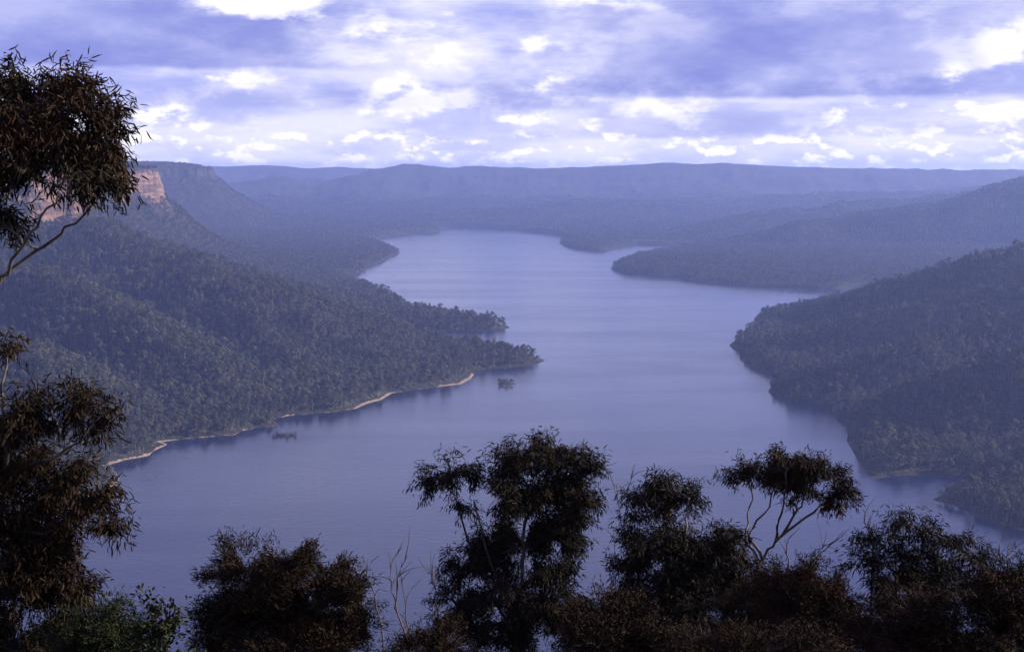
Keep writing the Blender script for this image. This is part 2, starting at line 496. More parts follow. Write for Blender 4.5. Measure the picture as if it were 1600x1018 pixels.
def height(x, y, sd=None):
    if sd is None: sd = landdist(x, y)
    hs = []
    wx = x + 60 * fbm(x / 330, y / 330, 3, 5); wy = y + 60 * fbm(x / 330, y / 330, 3, 9)
    wf = np.clip(y / 4000, .25, 1.6)
    wx = x + (wx - x) * wf; wy = y + (wy - y) * wf
    for p, slope, w, ex in RIDGES:
        best = np.full(x.shape, -1e9)
        for i in range(len(p) - 1):
            a, b = p[i, :2], p[i + 1, :2]; e = b - a
            t = np.clip(((wx - a[0]) * e[0] + (wy - a[1]) * e[1]) / (e @ e), 0, 1)
            tt = np.clip(((x - a[0]) * e[0] + (y - a[1]) * e[1]) / (e @ e), 0, 1)
            d = np.hypot(wx - a[0] - t * e[0], wy - a[1] - t * e[1])
            dc = np.hypot(x - a[0] - tt * e[0], y - a[1] - tt * e[1])
            d = np.where(dc < 90, dc + (d - dc) * (dc / 90) ** 2, d)
            z = p[i, 2] + (p[i + 1, 2] - p[i, 2]) * np.where(dc < 90, tt, t)
            r = np.sqrt(d * d + w * w) - w
            h = z - slope * r if ex is None else z * np.exp(-np.maximum(r - 40, 0) / ex)
            best = np.maximum(best, h)
        hs.append(best)
    dpl = seg_dist(x, y, PLAT); inn = inside(x, y, PLAT)
    top = 402 + 34 * np.clip((y - 5200) / 4200, 0, 1) + 4 * fbm(x / 200, y / 200, 3, 21) - 14
    basez = np.interp(y, [3000, 3800, 5500, 9000], [255, 258, 282, 300]) + np.clip((y - 6000) / 900, 0, 1) * 40 + 22 * fbm(x / 160, y / 160, 3, 31)
    tal = basez * np.exp(-np.maximum(dpl - 26, 0) / np.interp(y, [3800, 5500, 9000], [330, 200, 250])) + 0
    f = np.clip(dpl / 26, 0, 1); ledge = np.where(f < .45, f / .45 * .42, np.where(f < .62, .42, .42 + (f - .62) / .38 * .58))
    top = top - np.clip((y - 6200) / 900, 0, 1) * 42 * np.exp(-dpl / 110) * inn
    hp = np.where(inn, top, np.where(dpl < 26, top + (basez - top) * ledge, tal))
    hs.append(hp)
    hs = np.array(hs); m = hs.max(0); k = 7.0
    h = m + k * np.log(np.exp(np.clip((hs - m) / k, -30, 0)).sum(0))
    for p in CREEKS:
        cut = np.full(x.shape, 1e9)
        for i in range(len(p) - 1):
            a, b = p[i, :2], p[i + 1, :2]; e = b - a
            t = np.clip(((wx - a[0]) * e[0] + (wy - a[1]) * e[1]) / (e @ e), 0, 1)
            d = np.hypot(wx - a[0] - t * e[0], wy - a[1] - t * e[1])
            cut = np.minimum(cut, p[i, 2] + (p[i + 1, 2] - p[i, 2]) * t + .48 * d)
        h = np.minimum(h, cut)
    cliffy = inn | (dpl < 60)
    g = fbm(x / 300, y / 300, 4, 3, True) * 25 + fbm(x / 75, y / 75, 3, 13) * 5
    far = np.clip((y - 5000) / 6000, 0, 1)
    g = g * (1 + far * .4) + far * 42 * fbm(x / 800, y / 800, 4, 43, True)
    amp = np.clip(h / 130, 0, 1) * np.clip((430 - h) / 130, .12, 1)
    h = h + np.where(cliffy, 0, g * amp)
    lowl = np.minimum(.055 * np.maximum(sd, 0), 14 + .012 * np.maximum(sd, 0)) + 1.2 + np.clip(sd / 200, 0, 1) * 7 * (fbm(x / 140, y / 140, 3, 8) + .4)
    lowl = np.minimum(lowl, 60)
    h = np.maximum(h, lowl)
    bank = np.where(sd < 14, 2.4 * np.clip(sd / 14, 0, 1), 2.4 + (sd - 14) * .62)
    h = np.minimum(h, bank)
    return np.where(sd < 0, np.maximum(sd * .12, -9), h)


# ------------------------------------------------------------------ terrain
rad = np.concatenate([np.geomspace(1180, 4600, 330, endpoint=False), np.geomspace(4600, 11000, 190, endpoint=False), np.geomspace(11000, 24500, 90)])
azs = np.radians(np.linspace(-26.5, 26.5, 760))
AZ, RD = np.meshgrid(azs, rad)
GX, GY = RD * np.tan(AZ), RD
SD = landdist(GX, GY)
GZ = height(GX, GY, SD)
nr, nc = GX.shape
idx = np.arange(nr * nc).reshape(nr, nc)
quads = np.stack([idx[:-1, :-1], idx[:-1, 1:], idx[1:, 1:], idx[1:, :-1]], -1).reshape(-1, 4)
sdm = SD.ravel()[quads].max(1)
qx, qy = GX.ravel()[quads].mean(1), GY.ravel()[quads].mean(1)
# beaches: bare sand along the left shore and a few spots on the right
beach = np.clip(fbm(GX / 90, GY / 90, 3, 77) * 1.6 + .3, 0, 1)
px_, py_ = project(np.stack([GX, GY, GZ], -1))
leftbank = (px_ < 860) & (GY < 2720)
bw = np.where(leftbank, 7 * np.clip(beach * 2.6 - 1.0, 0, 1) + .2, 0)
sandv = np.clip((bw - SD) / 8 + .5, 0, 1) * (SD > -6) * (bw > 0)
tr_y = at(205, 655, 2060)[1]
land_pts = np.stack([GX.ravel(), GY.ravel(), GZ.ravel()], -1)


def terrain(name, sel, kind='structure'):
    q = quads[sel & (sdm > -18)]
    u, inv = np.unique(q.ravel(), return_inverse=True)
    o = mesh_obj(name, land_pts[u], inv.reshape(-1, 4), [m_ground], smooth=True)
    a = o.data.attributes.new('sand', 'FLOAT', 'POINT'); a.data.foreach_set('value', sandv.ravel()[u].astype(np.float32))
    tag(o, kind=kind)
    return o


lake_axis = np.interp(qy, [1000, 1600, 2900, 3700, 6000, 9000, 9300], [0, 150, 230, 350, 250, 230, 230])
far = qy > 9400
terrain('far_plateau_hills', far)
terrain('left_hillside', ~far & (qx < lake_axis))
terrain('right_hillside', ~far & (qx >= lake_axis))

# the steep bush slope under the lookout
gx, gy = np.meshgrid(np.linspace(-420, 420, 106), np.concatenate([np.linspace(-40, 60, 51), np.linspace(68, 668, 76)]))
gz = np.where(gy < 1.2, 398.3, 398.3 - .62 * (gy - 1.2)) + fbm(gx / 7, gy / 7, 3, 91) * np.clip((np.hypot(gx, gy) - 3) / 12, 0, 1) * .9
gi = np.arange(gx.size).reshape(gx.shape)
o = mesh_obj('lookout_slope', np.stack([gx, gy, gz], -1).reshape(-1, 3), np.stack([gi[:-1, :-1], gi[:-1, 1:], gi[1:, 1:], gi[1:, :-1]], -1).reshape(-1, 4), [m_ground], smooth=True)
tag(o, kind='structure')


def slope_z(x, y): return 398.3 - .62 * max(y - 1.2, 0) - .4


o = mesh_obj('lake', [(-12500, 560, 0), (12500, 560, 0), (12500, 24400, 0), (-12500, 24400, 0)], [(0, 1, 2, 3)], [m_water])
tag(o, kind='structure')


# ------------------------------------------------------------------ tubes, leaves
def tube(path, radii, n=6):
    path = np.asarray(path, float); m = len(path)
    tn = np.gradient(path, axis=0); tn /= np.linalg.norm(tn, axis=1)[:, None] + 1e-9
    ref = np.where(np.abs(tn[:, 2:3]) > .9, np.array([[1., 0, 0]]), np.array([[0, 0, 1.]]))
    s = np.cross(tn, ref); s /= np.linalg.norm(s, axis=1)[:, None] + 1e-9; u = np.cross(s, tn)
    a = np.linspace(0, 2 * np.pi, n, endpoint=False)
    v = path[:, None, :] + (s[:, None, :] * np.cos(a)[None, :, None] + u[:, None, :] * np.sin(a)[None, :, None]) * np.asarray(radii)[:, None, None]
    i = np.arange(m * n).reshape(m, n)
    f = np.stack([i[:-1], np.roll(i[:-1], -1, 1), np.roll(i[1:], -1, 1), i[1:]], -1).reshape(-1, 4)
    return v.reshape(-1, 3), f


class Geo:
    def __init__(s): s.v, s.f, s.n = [], [], 0
    def add(s, v, f): s.v.append(v); s.f.append(f + s.n); s.n += len(v)
    def get(s): return np.concatenate(s.v), np.concatenate(s.f)


def curve(a, b, g, sag=0.0, wob=.06, k=7, up=None):
    """a limb from a to b that leaves a along `up`"""
    a, b = np.asarray(a, float), np.asarray(b, float); L = np.linalg.norm(b - a)
    t = np.linspace(0, 1, k)[:, None]
    c = a + (up if up is not None else np.array([0, 0, 1.])) * L * .4
    p = (1 - t) ** 2 * a + 2 * t * (1 - t) * c + t * t * b
    n = g.normal(size=(k, 3)) * L * wob * .5; n[0] = n[-1] = 0
    return p + n


def leaves(pos, direc, L, W, g, bend=.25):
    """sickle-shaped gum leaves: six points, four triangles' worth each"""
    n = len(pos)
    d = direc / (np.linalg.norm(direc, axis=1)[:, None] + 1e-9)
    r = g.normal(size=(n, 3)); s = np.cross(d, r); s /= np.linalg.norm(s, axis=1)[:, None] + 1e-9
    u = np.cross(s, d)
    L = L[:, None]; W = W[:, None]; bd = (g.uniform(-1, 1, (n, 1))) * bend * L
    def p(t, w, c): return pos + d * L * t + s * (W * w + bd * c) + u * (L * .12 * c)
    P = np.stack([p(0, 0, 0), p(.28, -.5, .25), p(.28, .5, .25), p(.66, -.42, .5), p(.66, .42, .5), p(1, 0, 0.15)], 1)
    b = (np.arange(n) * 6)[:, None]
    q1 = np.concatenate([b + 1, b + 2, b + 4, b + 3], 1)
    t1 = np.concatenate([b, b + 2, b + 1, b + 1], 1); t2 = np.concatenate([b + 3, b + 4, b + 5, b + 5], 1)
    return P.reshape(-1, 3), q1, t1[:, :3], t2[:, :3]


def leaf_object(name, pos, direc, L, W, g, mat, parent):
    v, q, a, c = leaves(pos, direc, L, W, g)
    me = bpy.data.meshes.new(name)
    me.vertices.add(len(v)); me.vertices.foreach_set('co', v.astype(np.float32).ravel())
    loops = np.concatenate([q.ravel(), a.ravel(), c.ravel()]).astype(np.int32)
    nq, na = len(q), len(a) + len(c)
    st = np.concatenate([np.arange(nq) * 4, nq * 4 + np.arange(na) * 3]).astype(np.int32)
    me.loops.add(len(loops)); me.loops.foreach_set('vertex_index', loops)
    me.polygons.add(nq + na); me.polygons.foreach_set('loop_start', st)
    me.update(calc_edges=True); me.materials.append(mat)
    o = bpy.data.objects.new(name, me); COL.objects.link(o); o.parent = parent
    return tag(o, kind='stuff')


# ------------------------------------------------------------------ the trees of the hillsides
def gum_proto(seed):
    g = np.random.default_rng(seed)
    H = g.uniform(14, 19); tk = Geo(); cr = Geo()
    top = np.array([g.normal() * 1.2, g.normal() * 1.2, H * .62])
    tk.add(*tube(np.array([[0, 0, -2.5], [top[0] * .3, top[1] * .3, H * .3], top]), [.42, .32, .2], 5))
    quads_ = []
    for k in range(g.integers(7, 10)):
        a = g.uniform(0, 2 * np.pi); rr_ = g.uniform(1.2, 4.4) * (1 if k else .1)
        c = np.array([math.cos(a) * rr_, math.sin(a) * rr_, H * g.uniform(.42, .8) if k else H * .84])
        if k < 5: tk.add(*tube(np.array([top * [1, 1, .75], (top + c) / 2 + [0, 0, -.6], c]), [.17, .11, .05], 4))
        sr = np.array([g.uniform(2.0, 3.2), g.uniform(2.0, 3.2), g.uniform(1.6, 2.5)])
        for j in range(66):
            dv = g.normal(size=3); dv /= np.linalg.norm(dv)
            if dv[2] < -.5: dv[2] *= -1
            quads_.append((c + dv * sr * g.uniform(.55, 1.08), dv))
    V_, F_ = [], []
    for i, (p, dv) in enumerate(quads_):
        n = dv + g.normal(size=3) * .55 + np.array([0, 0, .3]); n /= np.linalg.norm(n)
        s = np.cross(n, g.normal(size=3)); s /= np.linalg.norm(s); u = np.cross(n, s)
        a, b = g.uniform(.32, .72), g.uniform(.28, .6)
        V_ += [p - s * a, p - u * b * .8 + s * a * .1, p + s * a * 1.1 + n * .1, p + u * b + n * .12]
        F_.append([4 * i, 4 * i + 1, 4 * i + 2, 4 * i + 3])
    cr.add(np.array(V_), np.array(F_))
    return tk.get(), cr.get(), H


hidden = bpy.data.collections.new('tree_shapes')             # shapes the forests scatter; not linked to the scene
PROTO = []
for s_ in range(7):
    (tv, tf), (cv, cf), H = gum_proto(100 + s_)
    t_o = mesh_obj('trunk', tv, tf, [m_trunk]); c_o = mesh_obj('crown', cv, cf, [m_tree])
    j_o = mesh_obj('gum_tree_shape', np.concatenate([tv, cv]), np.concatenate([tf, cf + len(tv)]), [m_trunk, m_tree], mat_index=[0] * len(tf) + [1] * len(cf))
    COL.objects.unlink(j_o); hidden.objects.link(j_o)
    PROTO.append((t_o.data, c_o.data))
    bpy.data.objects.remove(t_o); bpy.data.objects.remove(c_o)


def scatter(y0, y1, spacing, seed, margin=1.06):
    g = np.random.default_rng(seed)
    out = []
    ys = np.arange(y0, y1, spacing)
    for y in ys:
        half = .3645 * margin * y + 25
        xs = np.arange(-half, half, spacing)
        out.append(np.stack([xs + g.uniform(-.62, .62, len(xs)) * spacing, y + g.uniform(-.62, .62, len(xs)) * spacing], -1))
    p = np.concatenate(out)
    sd = landdist(p[:, 0], p[:, 1])
    keep = sd > 7; p, sd = p[keep], sd[keep]
    z = height(p[:, 0], p[:, 1], sd)
    dpl = seg_dist(p[:, 0], p[:, 1], PLAT)
    sl = ~inside(p[:, 0], p[:, 1], PLAT) & (dpl < 29)
    dens = fbm(p[:, 0] / 120, p[:, 1] / 120, 3, 55)
    lb = (p[:, 1] < 3100) & (p[:, 0] < 150)
    bch = np.clip(fbm(p[:, 0] / 90, p[:, 1] / 90, 3, 77) * 1.6 + .3, 0, 1)
    ok = ~sl & (dens + g.uniform(-.5, .5, len(p)) > -.62) & (~lb | (sd > 6 + 9 * bch))
    return np.concatenate([p, z[:, None]], 1)[ok], sd[ok]


P1, sd1 = scatter(1450, 3000, 9.0, 1)
P2, sd2 = scatter(3000, 4700, 10.5, 2)
P3, sd3 = scatter(4700, 7200, 14.0, 3)
P4, sd4 = scatter(7200, 11600, 22.0, 4)
forest = np.concatenate([P1, P2, P3, P4])
fsc = np.concatenate([rng.choice([.55, .75, .95, 1.1, 1.4], len(P1), p=[.2, .25, .28, .19, .08]) * rng.uniform(.9, 1.1, len(P1)), rng.choice([.6, .8, 1., 1.2, 1.5], len(P2), p=[.2, .25, .28, .19, .08]) * rng.uniform(.9, 1.1, len(P2)), rng.uniform(.85, 1.25, len(P3)), rng.uniform(1.0, 1.45, len(P4))])
fsd = np.concatenate([sd1, sd2, sd3, sd4])
fsc = fsc * np.where(fsd < 40, .85, 1)

# what the lookout can really see (line of sight over the ground)
los = np.ones(len(forest), bool)
near = forest[:, 1] < 2600
cand = np.where(near)[0]
tp = forest[cand] + np.array([0, 0, 12.])
vis = np.ones(len(cand), bool)
gaz = np.arctan2(forest[cand, 0], forest[cand, 1])
for f_ in np.linspace(.62, .985, 26):
    q = np.array([0, 0, EYE]) + (tp - np.array([0, 0, EYE])) * f_
    ri = np.searchsorted(rad, q[:, 1]).clip(0, nr - 1); ci = np.searchsorted(azs, np.arctan2(q[:, 0], q[:, 1])).clip(0, nc - 1)
    vis &= (q[:, 1] < rad[0]) | (GZ[ri, ci] < q[:, 2])
fx, fy = project(tp)

# ------------------------------------------------------------------ the bush below the lookout: crowns as (column, row, half width, half height, density)
FG = [
    dict(name='eucalyptus_tree', D=13.0, base=(-150, 1500), label='tall gum tree at the left edge reaching above the horizon, bare limbs below its crown', mat='m_leaf', leaf=(0.104, 0.0152),
         path=[(-120, 900), (-70, 600), (-20, 460)], limb=[[(-20, 460), (60, 392), (120, 345), (165, 300)], [(-60, 560), (-40, 400), (10, 300), (60, 230)], [(-20, 460), (10, 425), (60, 350), (90, 300)]],
         clumps=[(60, 150, 75, 62, 1.25), (140, 195, 62, 62, 1.2), (-20, 180, 80, 80, 1.2), (175, 235, 46, 60, 1.1), (60, 250, 80, 62, 1.15), (95, 205, 62, 55, 1.1), (130, 275, 52, 40, .9), (185, 290, 28, 30, .6), (0, 330, 42, 40, .7), (20, 370, 24, 22, .5), (110, 130, 50, 30, .7), (-60, 280, 60, 60, 1)]),
    dict(name='eucalyptus_tree', D=14.5, base=(-90, 1700), label='large dark drooping gum tree filling the lower left edge above the shore', mat='m_leaf2', leaf=(0.100, 0.0152),
         path=[(-60, 1100), (-20, 850), (10, 720)], limb=[[(10, 760), (70, 720), (125, 690)], [(0, 850), (70, 830), (140, 790)], [(10, 720), (0, 620), (10, 560)]],
         clumps=[(40, 640, 62, 40, 1.2), (120, 635, 50, 36, 1.1), (160, 655, 32, 32, .9), (20, 720, 75, 60, 1.35), (95, 745, 55, 45, 1.1), (140, 785, 52, 42, 1.15), (172, 820, 32, 32, .9), (60, 820, 80, 60, 1.4), (20, 900, 85, 70, 1.5), (90, 905, 60, 55, 1.2),
                 (30, 990, 100, 70, 1.5), (12, 548, 30, 24, .9), (120, 930, 42, 36, .9), (-40, 780, 70, 80, 1.2)]),
    dict(name='green_shrub', D=12.5, base=(170, 1700), label='greenish feathery shrub at the bottom left, beside the dark gum', mat='m_leaf3', leaf=(0.044, 0.0096),
         path=[(168, 1200), (165, 1040)], limb=[], clumps=[(160, 965, 55, 34, 1.0), (185, 1000, 60, 40, 1.3), (120, 1000, 60, 40, 1.3), (150, 1040, 90, 50, 1.4)]),
    dict(name='broad_leaf_shrub', D=11.5, base=(255, 1750), label='small upright shrub with rounded leaves poking up left of the round bush', mat='m_leaf3', leaf=(0.048, 0.0208),
         path=[(252, 1200), (250, 1050)], limb=[], clumps=[(240, 955, 22, 30, .5), (258, 985, 30, 34, .6), (275, 965, 18, 26, .45), (222, 985, 22, 30, .55), (255, 1030, 50, 34, .9)]),
    dict(name='round_bush', D=21.0, base=(440, 1800), label='dense round-topped bush standing alone at the bottom, left of the bare twigs', mat='m_leaf2', leaf=(0.080, 0.0136),
         path=[(445, 1250), (450, 1060)], limb=[[(450, 1060), (390, 960), (370, 900)], [(450, 1060), (500, 960), (520, 910)], [(450, 1060), (455, 950), (450, 890)]],
         clumps=[(450, 880, 62, 40, 1.3), (375, 872, 48, 36, .8), (345, 900, 36, 26, .8), (510, 900, 58, 40, 1.2), (555, 930, 42, 40, 1.0), (400, 930, 80, 48, 1.3), (480, 945, 85, 50, 1.4), (350, 965, 55, 40, 1.1), (565, 975, 38, 34, .8), (440, 1000, 120, 46, 1.3), (520, 1010, 70, 40, 1.0), (330, 1000, 40, 32, .8)]),
    dict(name='eucalyptus_tree', D=23.0, base=(800, 1900), label='tallest gum in the foreground centre, with a pale slender side crown on its left', mat='m_leaf', leaf=(0.108, 0.0160),
         path=[(800, 1250), (805, 1020), (815, 880), (825, 780)], limb=[[(800, 1010), (745, 880), (718, 800), (705, 745)], [(805, 960), (760, 860), (740, 780)], [(810, 930), (860, 850), (890, 780), (915, 730)], [(800, 1040), (740, 980), (715, 930)], [(805, 1000), (870, 930), (905, 890)]],
         clumps=[(845, 705, 62, 34, 1.15), (800, 720, 42, 34, .95), (910, 730, 38, 34, .85), (860, 765, 70, 42, 1.35), (800, 775, 55, 40, 1.1), (905, 785, 36, 36, .85), (885, 830, 52, 40, 1.35), (820, 835, 62, 42, 1.15), (765, 850, 46, 36, .95), (760, 870, 42, 30, 1.0),
                 (700, 735, 44, 28, .75), (672, 755, 28, 24, .55), (735, 735, 26, 24, .55), (720, 790, 30, 24, .4), (720, 885, 40, 32, .75), (845, 885, 60, 36, 1.0), (715, 935, 46, 36, .85), (780, 930, 60, 40, .9), (860, 935, 52, 34, 1.0), (720, 985, 60, 40, 1.0), (810, 990, 80, 42, 1.05), (890, 970, 50, 40, 1.1)]),
    dict(name='low_bush', D=19.0, base=(650, 1800), label='low dark bush on the bottom edge, right below the bare grey twigs', mat='m_leaf2', leaf=(0.072, 0.0120),
         path=[(655, 1250), (660, 1090)], limb=[], clumps=[(640, 1002, 42, 22, .9), (690, 990, 42, 26, 1.0), (670, 1030, 80, 34, 1.3)]),
    dict(name='low_bush', D=19.5, base=(960, 1850), label='low brown bush on the bottom edge between the tallest gum and the two-tiered gum', mat='m_leaf2', leaf=(0.076, 0.0128),
         path=[(960, 1300), (960, 1090)], limb=[], clumps=[(935, 945, 52, 32, 1.1), (990, 960, 50, 34, 1.2), (915, 985, 60, 36, 1.3), (975, 1005, 80, 40, 1.4), (1040, 1000, 50, 40, 1.2)]),
    dict(name='eucalyptus_tree', D=22.0, base=(1085, 1900), label='two-tiered gum with a small upper crown over a wide dark lower crown', mat='m_leaf', leaf=(0.104, 0.0152),
         path=[(1082, 1250), (1075, 1020), (1068, 900), (1050, 830)], limb=[[(1068, 900), (1035, 830), (1010, 790)], [(1070, 880), (1072, 820), (1075, 785)], [(1075, 960), (1010, 890), (985, 850)], [(1075, 980), (1120, 900), (1150, 850)]],
         clumps=[(1040, 755, 40, 24, .9), (1000, 775, 32, 22, .8), (1080, 775, 34, 26, .8), (1045, 790, 60, 24, .8), (985, 805, 26, 18, .55), (1010, 850, 52, 30, 1.1), (1080, 845, 58, 32, 1.25), (1130, 850, 44, 32, 1.1), (985, 880, 36, 34, .8), (1050, 890, 75, 40, 1.35), (1125, 895, 65, 42, 1.4),
                 (1010, 935, 55, 36, .9), (1090, 945, 80, 42, 1.3), (1160, 930, 50, 46, 1.3), (1040, 985, 70, 40, .8), (1130, 1000, 80, 44, 1.3)]),
    dict(name='eucalyptus_tree', D=24.5, base=(1150, 2000), label='umbrella-crowned gum on forked bare limbs, its crown clear against the lake', mat='m_leaf2', leaf=(0.108, 0.0160),
         path=[(1152, 1300), (1165, 1000), (1185, 880), (1212, 845)], limb=[[(1185, 880), (1165, 840), (1172, 790), (1178, 750)], [(1190, 872), (1170, 835), (1200, 790), (1212, 755)], [(1212, 845), (1222, 800), (1228, 745)], [(1212, 845), (1250, 815), (1290, 785), (1312, 765)], [(1212, 845), (1245, 800), (1262, 765)]],
         clumps=[(1232, 718, 40, 24, 1.1), (1160, 735, 34, 22, .85), (1200, 740, 40, 24, 1.0), (1275, 738, 44, 28, 1.15), (1245, 755, 46, 24, 1.0), (1315, 765, 32, 26, .85), (1300, 785, 26, 20, .6), (1140, 748, 20, 14, .5), (1240, 780, 18, 18, .35)]),
    dict(name='dark_bush', D=20.5, base=(1240, 1900), label='dark rounded bush under the umbrella-crowned gum', mat='m_leaf2', leaf=(0.068, 0.0120),
         path=[(1240, 1300), (1240, 1080)], limb=[], clumps=[(1215, 905, 42, 28, 1.2), (1265, 900, 46, 30, 1.3), (1190, 950, 60, 40, 1.4), (1255, 955, 70, 48, 1.5), (1310, 930, 50, 40, 1.4), (1220, 1010, 100, 46, 1.5), (1310, 1000, 80, 50, 1.5)]),
    dict(name='eucalyptus_tree', D=21.5, base=(1450, 1900), label='open-crowned gum at the lower right whose thin leaf sprays show the water through', mat='m_leaf', leaf=(0.104, 0.0144),
         path=[(1440, 1300), (1430, 1020), (1420, 920), (1405, 860)], limb=[[(1420, 930), (1380, 880), (1360, 845)], [(1420, 920), (1440, 860), (1440, 820)], [(1430, 960), (1480, 890), (1500, 850)]],
         clumps=[(1405, 815, 34, 22, .65), (1365, 838, 34, 22, .6), (1445, 828, 38, 24, .65), (1490, 845, 38, 22, .65), (1350, 872, 36, 26, .65), (1405, 862, 42, 28, .6), (1460, 870, 46, 28, .75), (1525, 870, 34, 22, .75), (1400, 905, 60, 34, 1.1), (1470, 915, 64, 36, 1.3)]),
    dict(name='dark_bush', D=17.5, base=(1480, 1900), label='broad dark thicket bush filling the bottom right corner', mat='m_leaf2', leaf=(0.068, 0.0120),
         path=[(1480, 1400), (1480, 1120)], limb=[[(1480, 1120), (1560, 1000), (1580, 930)]], clumps=[(1560, 905, 52, 32, 1.1), (1605, 895, 40, 28, .9), (1520, 935, 60, 36, 1.3), (1420, 950, 70, 40, 1.4), (1580, 960, 60, 46, 1.4), (1490, 985, 90, 50, 1.5), (1390, 1000, 80, 46, 1.5), (1590, 1015, 80, 50, 1.5)]),
    dict(name='dark_bush', D=16.0, base=(1130, 1900), label='reddish brown scrub along the bottom edge below the two-tiered gum', mat='m_leaf2', leaf=(0.060, 0.0104),
         path=[(1130, 1400), (1130, 1130)], limb=[], clumps=[(1100, 1005, 70, 30, 1.3), (1180, 1005, 70, 34, 1.4), (1260, 1015, 70, 34, 1.4), (1140, 1035, 120, 34, 1.4)]),
]
mats = dict(m_leaf=m_leaf, m_leaf2=m_leaf2, m_leaf3=m_leaf3)
covered = np.zeros(len(cand), bool)
for T in FG:
    for (cx, cy, rx, ry, dn) in T['clumps']:
        if dn > .8: covered |= ((fx - cx) / rx) ** 2 + ((fy - cy) / ry) ** 2 < .8

# single trees: the 300 that show largest
inview = vis & ~covered & (fx > 4) & (fx < 1596) & (fy > 10) & (fy < 1010)
order = cand[inview][np.argsort(forest[cand[inview], 1] / fsc[cand[inview]])][:290]
single = np.zeros(len(forest), bool); single[order] = True


def gum_tree(p, sc, rz, k, label, group):
    e = empty('gum_tree', p); e.scale = (sc, sc, sc * rng.uniform(.9, 1.12)); e.rotation_euler = (0, 0, rz)
    for nm, me in zip(('trunk', 'crown'), PROTO[k]):
        o = bpy.data.objects.new(nm, me); COL.objects.link(o); o.parent = e
    return tag(e, label, 'tree', group)


for i in order:
    p = forest[i]; u, v = project(p)
    edge = fsd[i]
    if p[0] < 0:
        if edge < 32: lb, gr = 'gum tree in the front row along the left shore, just above the sand', 'front row on the left shore'
        else: lb, gr = 'gum tree just behind the front row on the nearest left shore', 'second belt on the left shore'
    elif u > 1440 and v > 742 and p[1] < 1790:
        if edge < 26: lb, gr = 'gum tree at the waterline of the low wooded spit at the lower right edge', 'waterline trees on the low spit'
        else: lb, gr = 'gum tree on the rounded back of the low wooded spit at the lower right edge', 'trees on the back of the low spit'
    elif edge < 30: lb, gr = 'gum tree at the waterline of the steep right promontory above the inlet', 'waterline trees on the promontory'
    elif edge < 80: lb, gr = 'gum tree low on the front face of the steep right promontory', 'trees low on the promontory face'
    else: lb, gr = 'gum tree high on the front face of the steep right promontory', 'trees high on the promontory face'
    gum_tree(p, fsc[i], rng.uniform(0, 6.28), int(rng.integers(0, 7)), lb, gr)


def forest_object(name, sel, label):
    p, s = forest[sel], fsc[sel]
    me = bpy.data.meshes.new(name); me.vertices.add(len(p)); me.vertices.foreach_set('co', p.astype(np.float32).ravel())
    a = me.attributes.new('size', 'FLOAT', 'POINT'); a.data.foreach_set('value', s.astype(np.float32))
    o = bpy.data.objects.new(name, me); COL.objects.link(o)
    ng = bpy.data.node_groups.new(name, 'GeometryNodeTree')
    ng.interface.new_socket('Geometry', in_out='INPUT', socket_type='NodeSocketGeometry')
    ng.interface.new_socket('Geometry', in_out='OUTPUT', socket_type='NodeSocketGeometry')
    N = ng.nodes; Lk = ng.links
    gi_, go = N.new('NodeGroupInput'), N.new('NodeGroupOutput')
    ci = N.new('GeometryNodeCollectionInfo'); ci.inputs['Collection'].default_value = hidden
    ci.inputs['Separate Children'].default_value = True; ci.inputs['Reset Children'].default_value = True
    ip = N.new('GeometryNodeInstanceOnPoints'); ip.inputs['Pick Instance'].default_value = True
    rv = N.new('FunctionNodeRandomValue'); rv.data_type = 'INT'
    rv.inputs['Min'].default_value = 0 if False else rv.inputs['Min'].default_value
    [i for i in rv.inputs if i.name == 'Min' and i.type == 'INT'][0].default_value = 0
    [i for i in rv.inputs if i.name == 'Max' and i.type == 'INT'][0].default_value = 6
    ro = N.new('FunctionNodeRandomValue'); ro.data_type = 'FLOAT_VECTOR'
    [i for i in ro.inputs if i.name == 'Min' and i.type == 'VECTOR'][0].default_value = (-.06, -.06, 0)
    [i for i in ro.inputs if i.name == 'Max' and i.type == 'VECTOR'][0].default_value = (.06, .06, 6.283)
    at_ = N.new('GeometryNodeInputNamedAttribute'); at_.data_type = 'FLOAT'; at_.inputs['Name'].default_value = 'size'
    Lk.new(gi_.outputs[0], ip.inputs['Points']); Lk.new(ci.outputs[0], ip.inputs['Instance'])
    Lk.new([x for x in rv.outputs if x.type == 'INT'][0], ip.inputs['Instance Index'])
    Lk.new([x for x in ro.outputs if x.type == 'VECTOR'][0], ip.inputs['Rotation'])
    Lk.new(at_.outputs[0], ip.inputs['Scale'])
    Lk.new(ip.outputs[0], go.inputs[0])
    md = o.modifiers.new('scatter', 'NODES'); md.node_group = ng
    tag(o, label, 'forest', kind='stuff')
    return o


ax = np.interp(forest[:, 1], [1000, 1600, 2900, 3700, 6000, 9000, 9300], [0, 150, 230, 350, 250, 230, 230])
L_ = forest[:, 0] < ax
Fr = forest[:, 1]
forest_object('forest', ~single & L_ & (Fr < 4000), 'dense grey-green gum forest covering the near left spur')
forest_object('forest', ~single & ~L_ & (Fr < 4000), 'dense gum forest covering the near right hill and its folds')
forest_object('forest', ~single & L_ & (Fr >= 4000), 'hazy blue forest on the flats and slopes below the left cliffs')
forest_object('forest', ~single & ~L_ & (Fr >= 4000), 'hazy blue forest on the far right hills behind the inlet')
print('forest trees', len(forest), 'single', single.sum())

# ------------------------------------------------------------------ islet and drowned scrub
ang = np.linspace(0, 2 * np.pi, 28, endpoint=False)


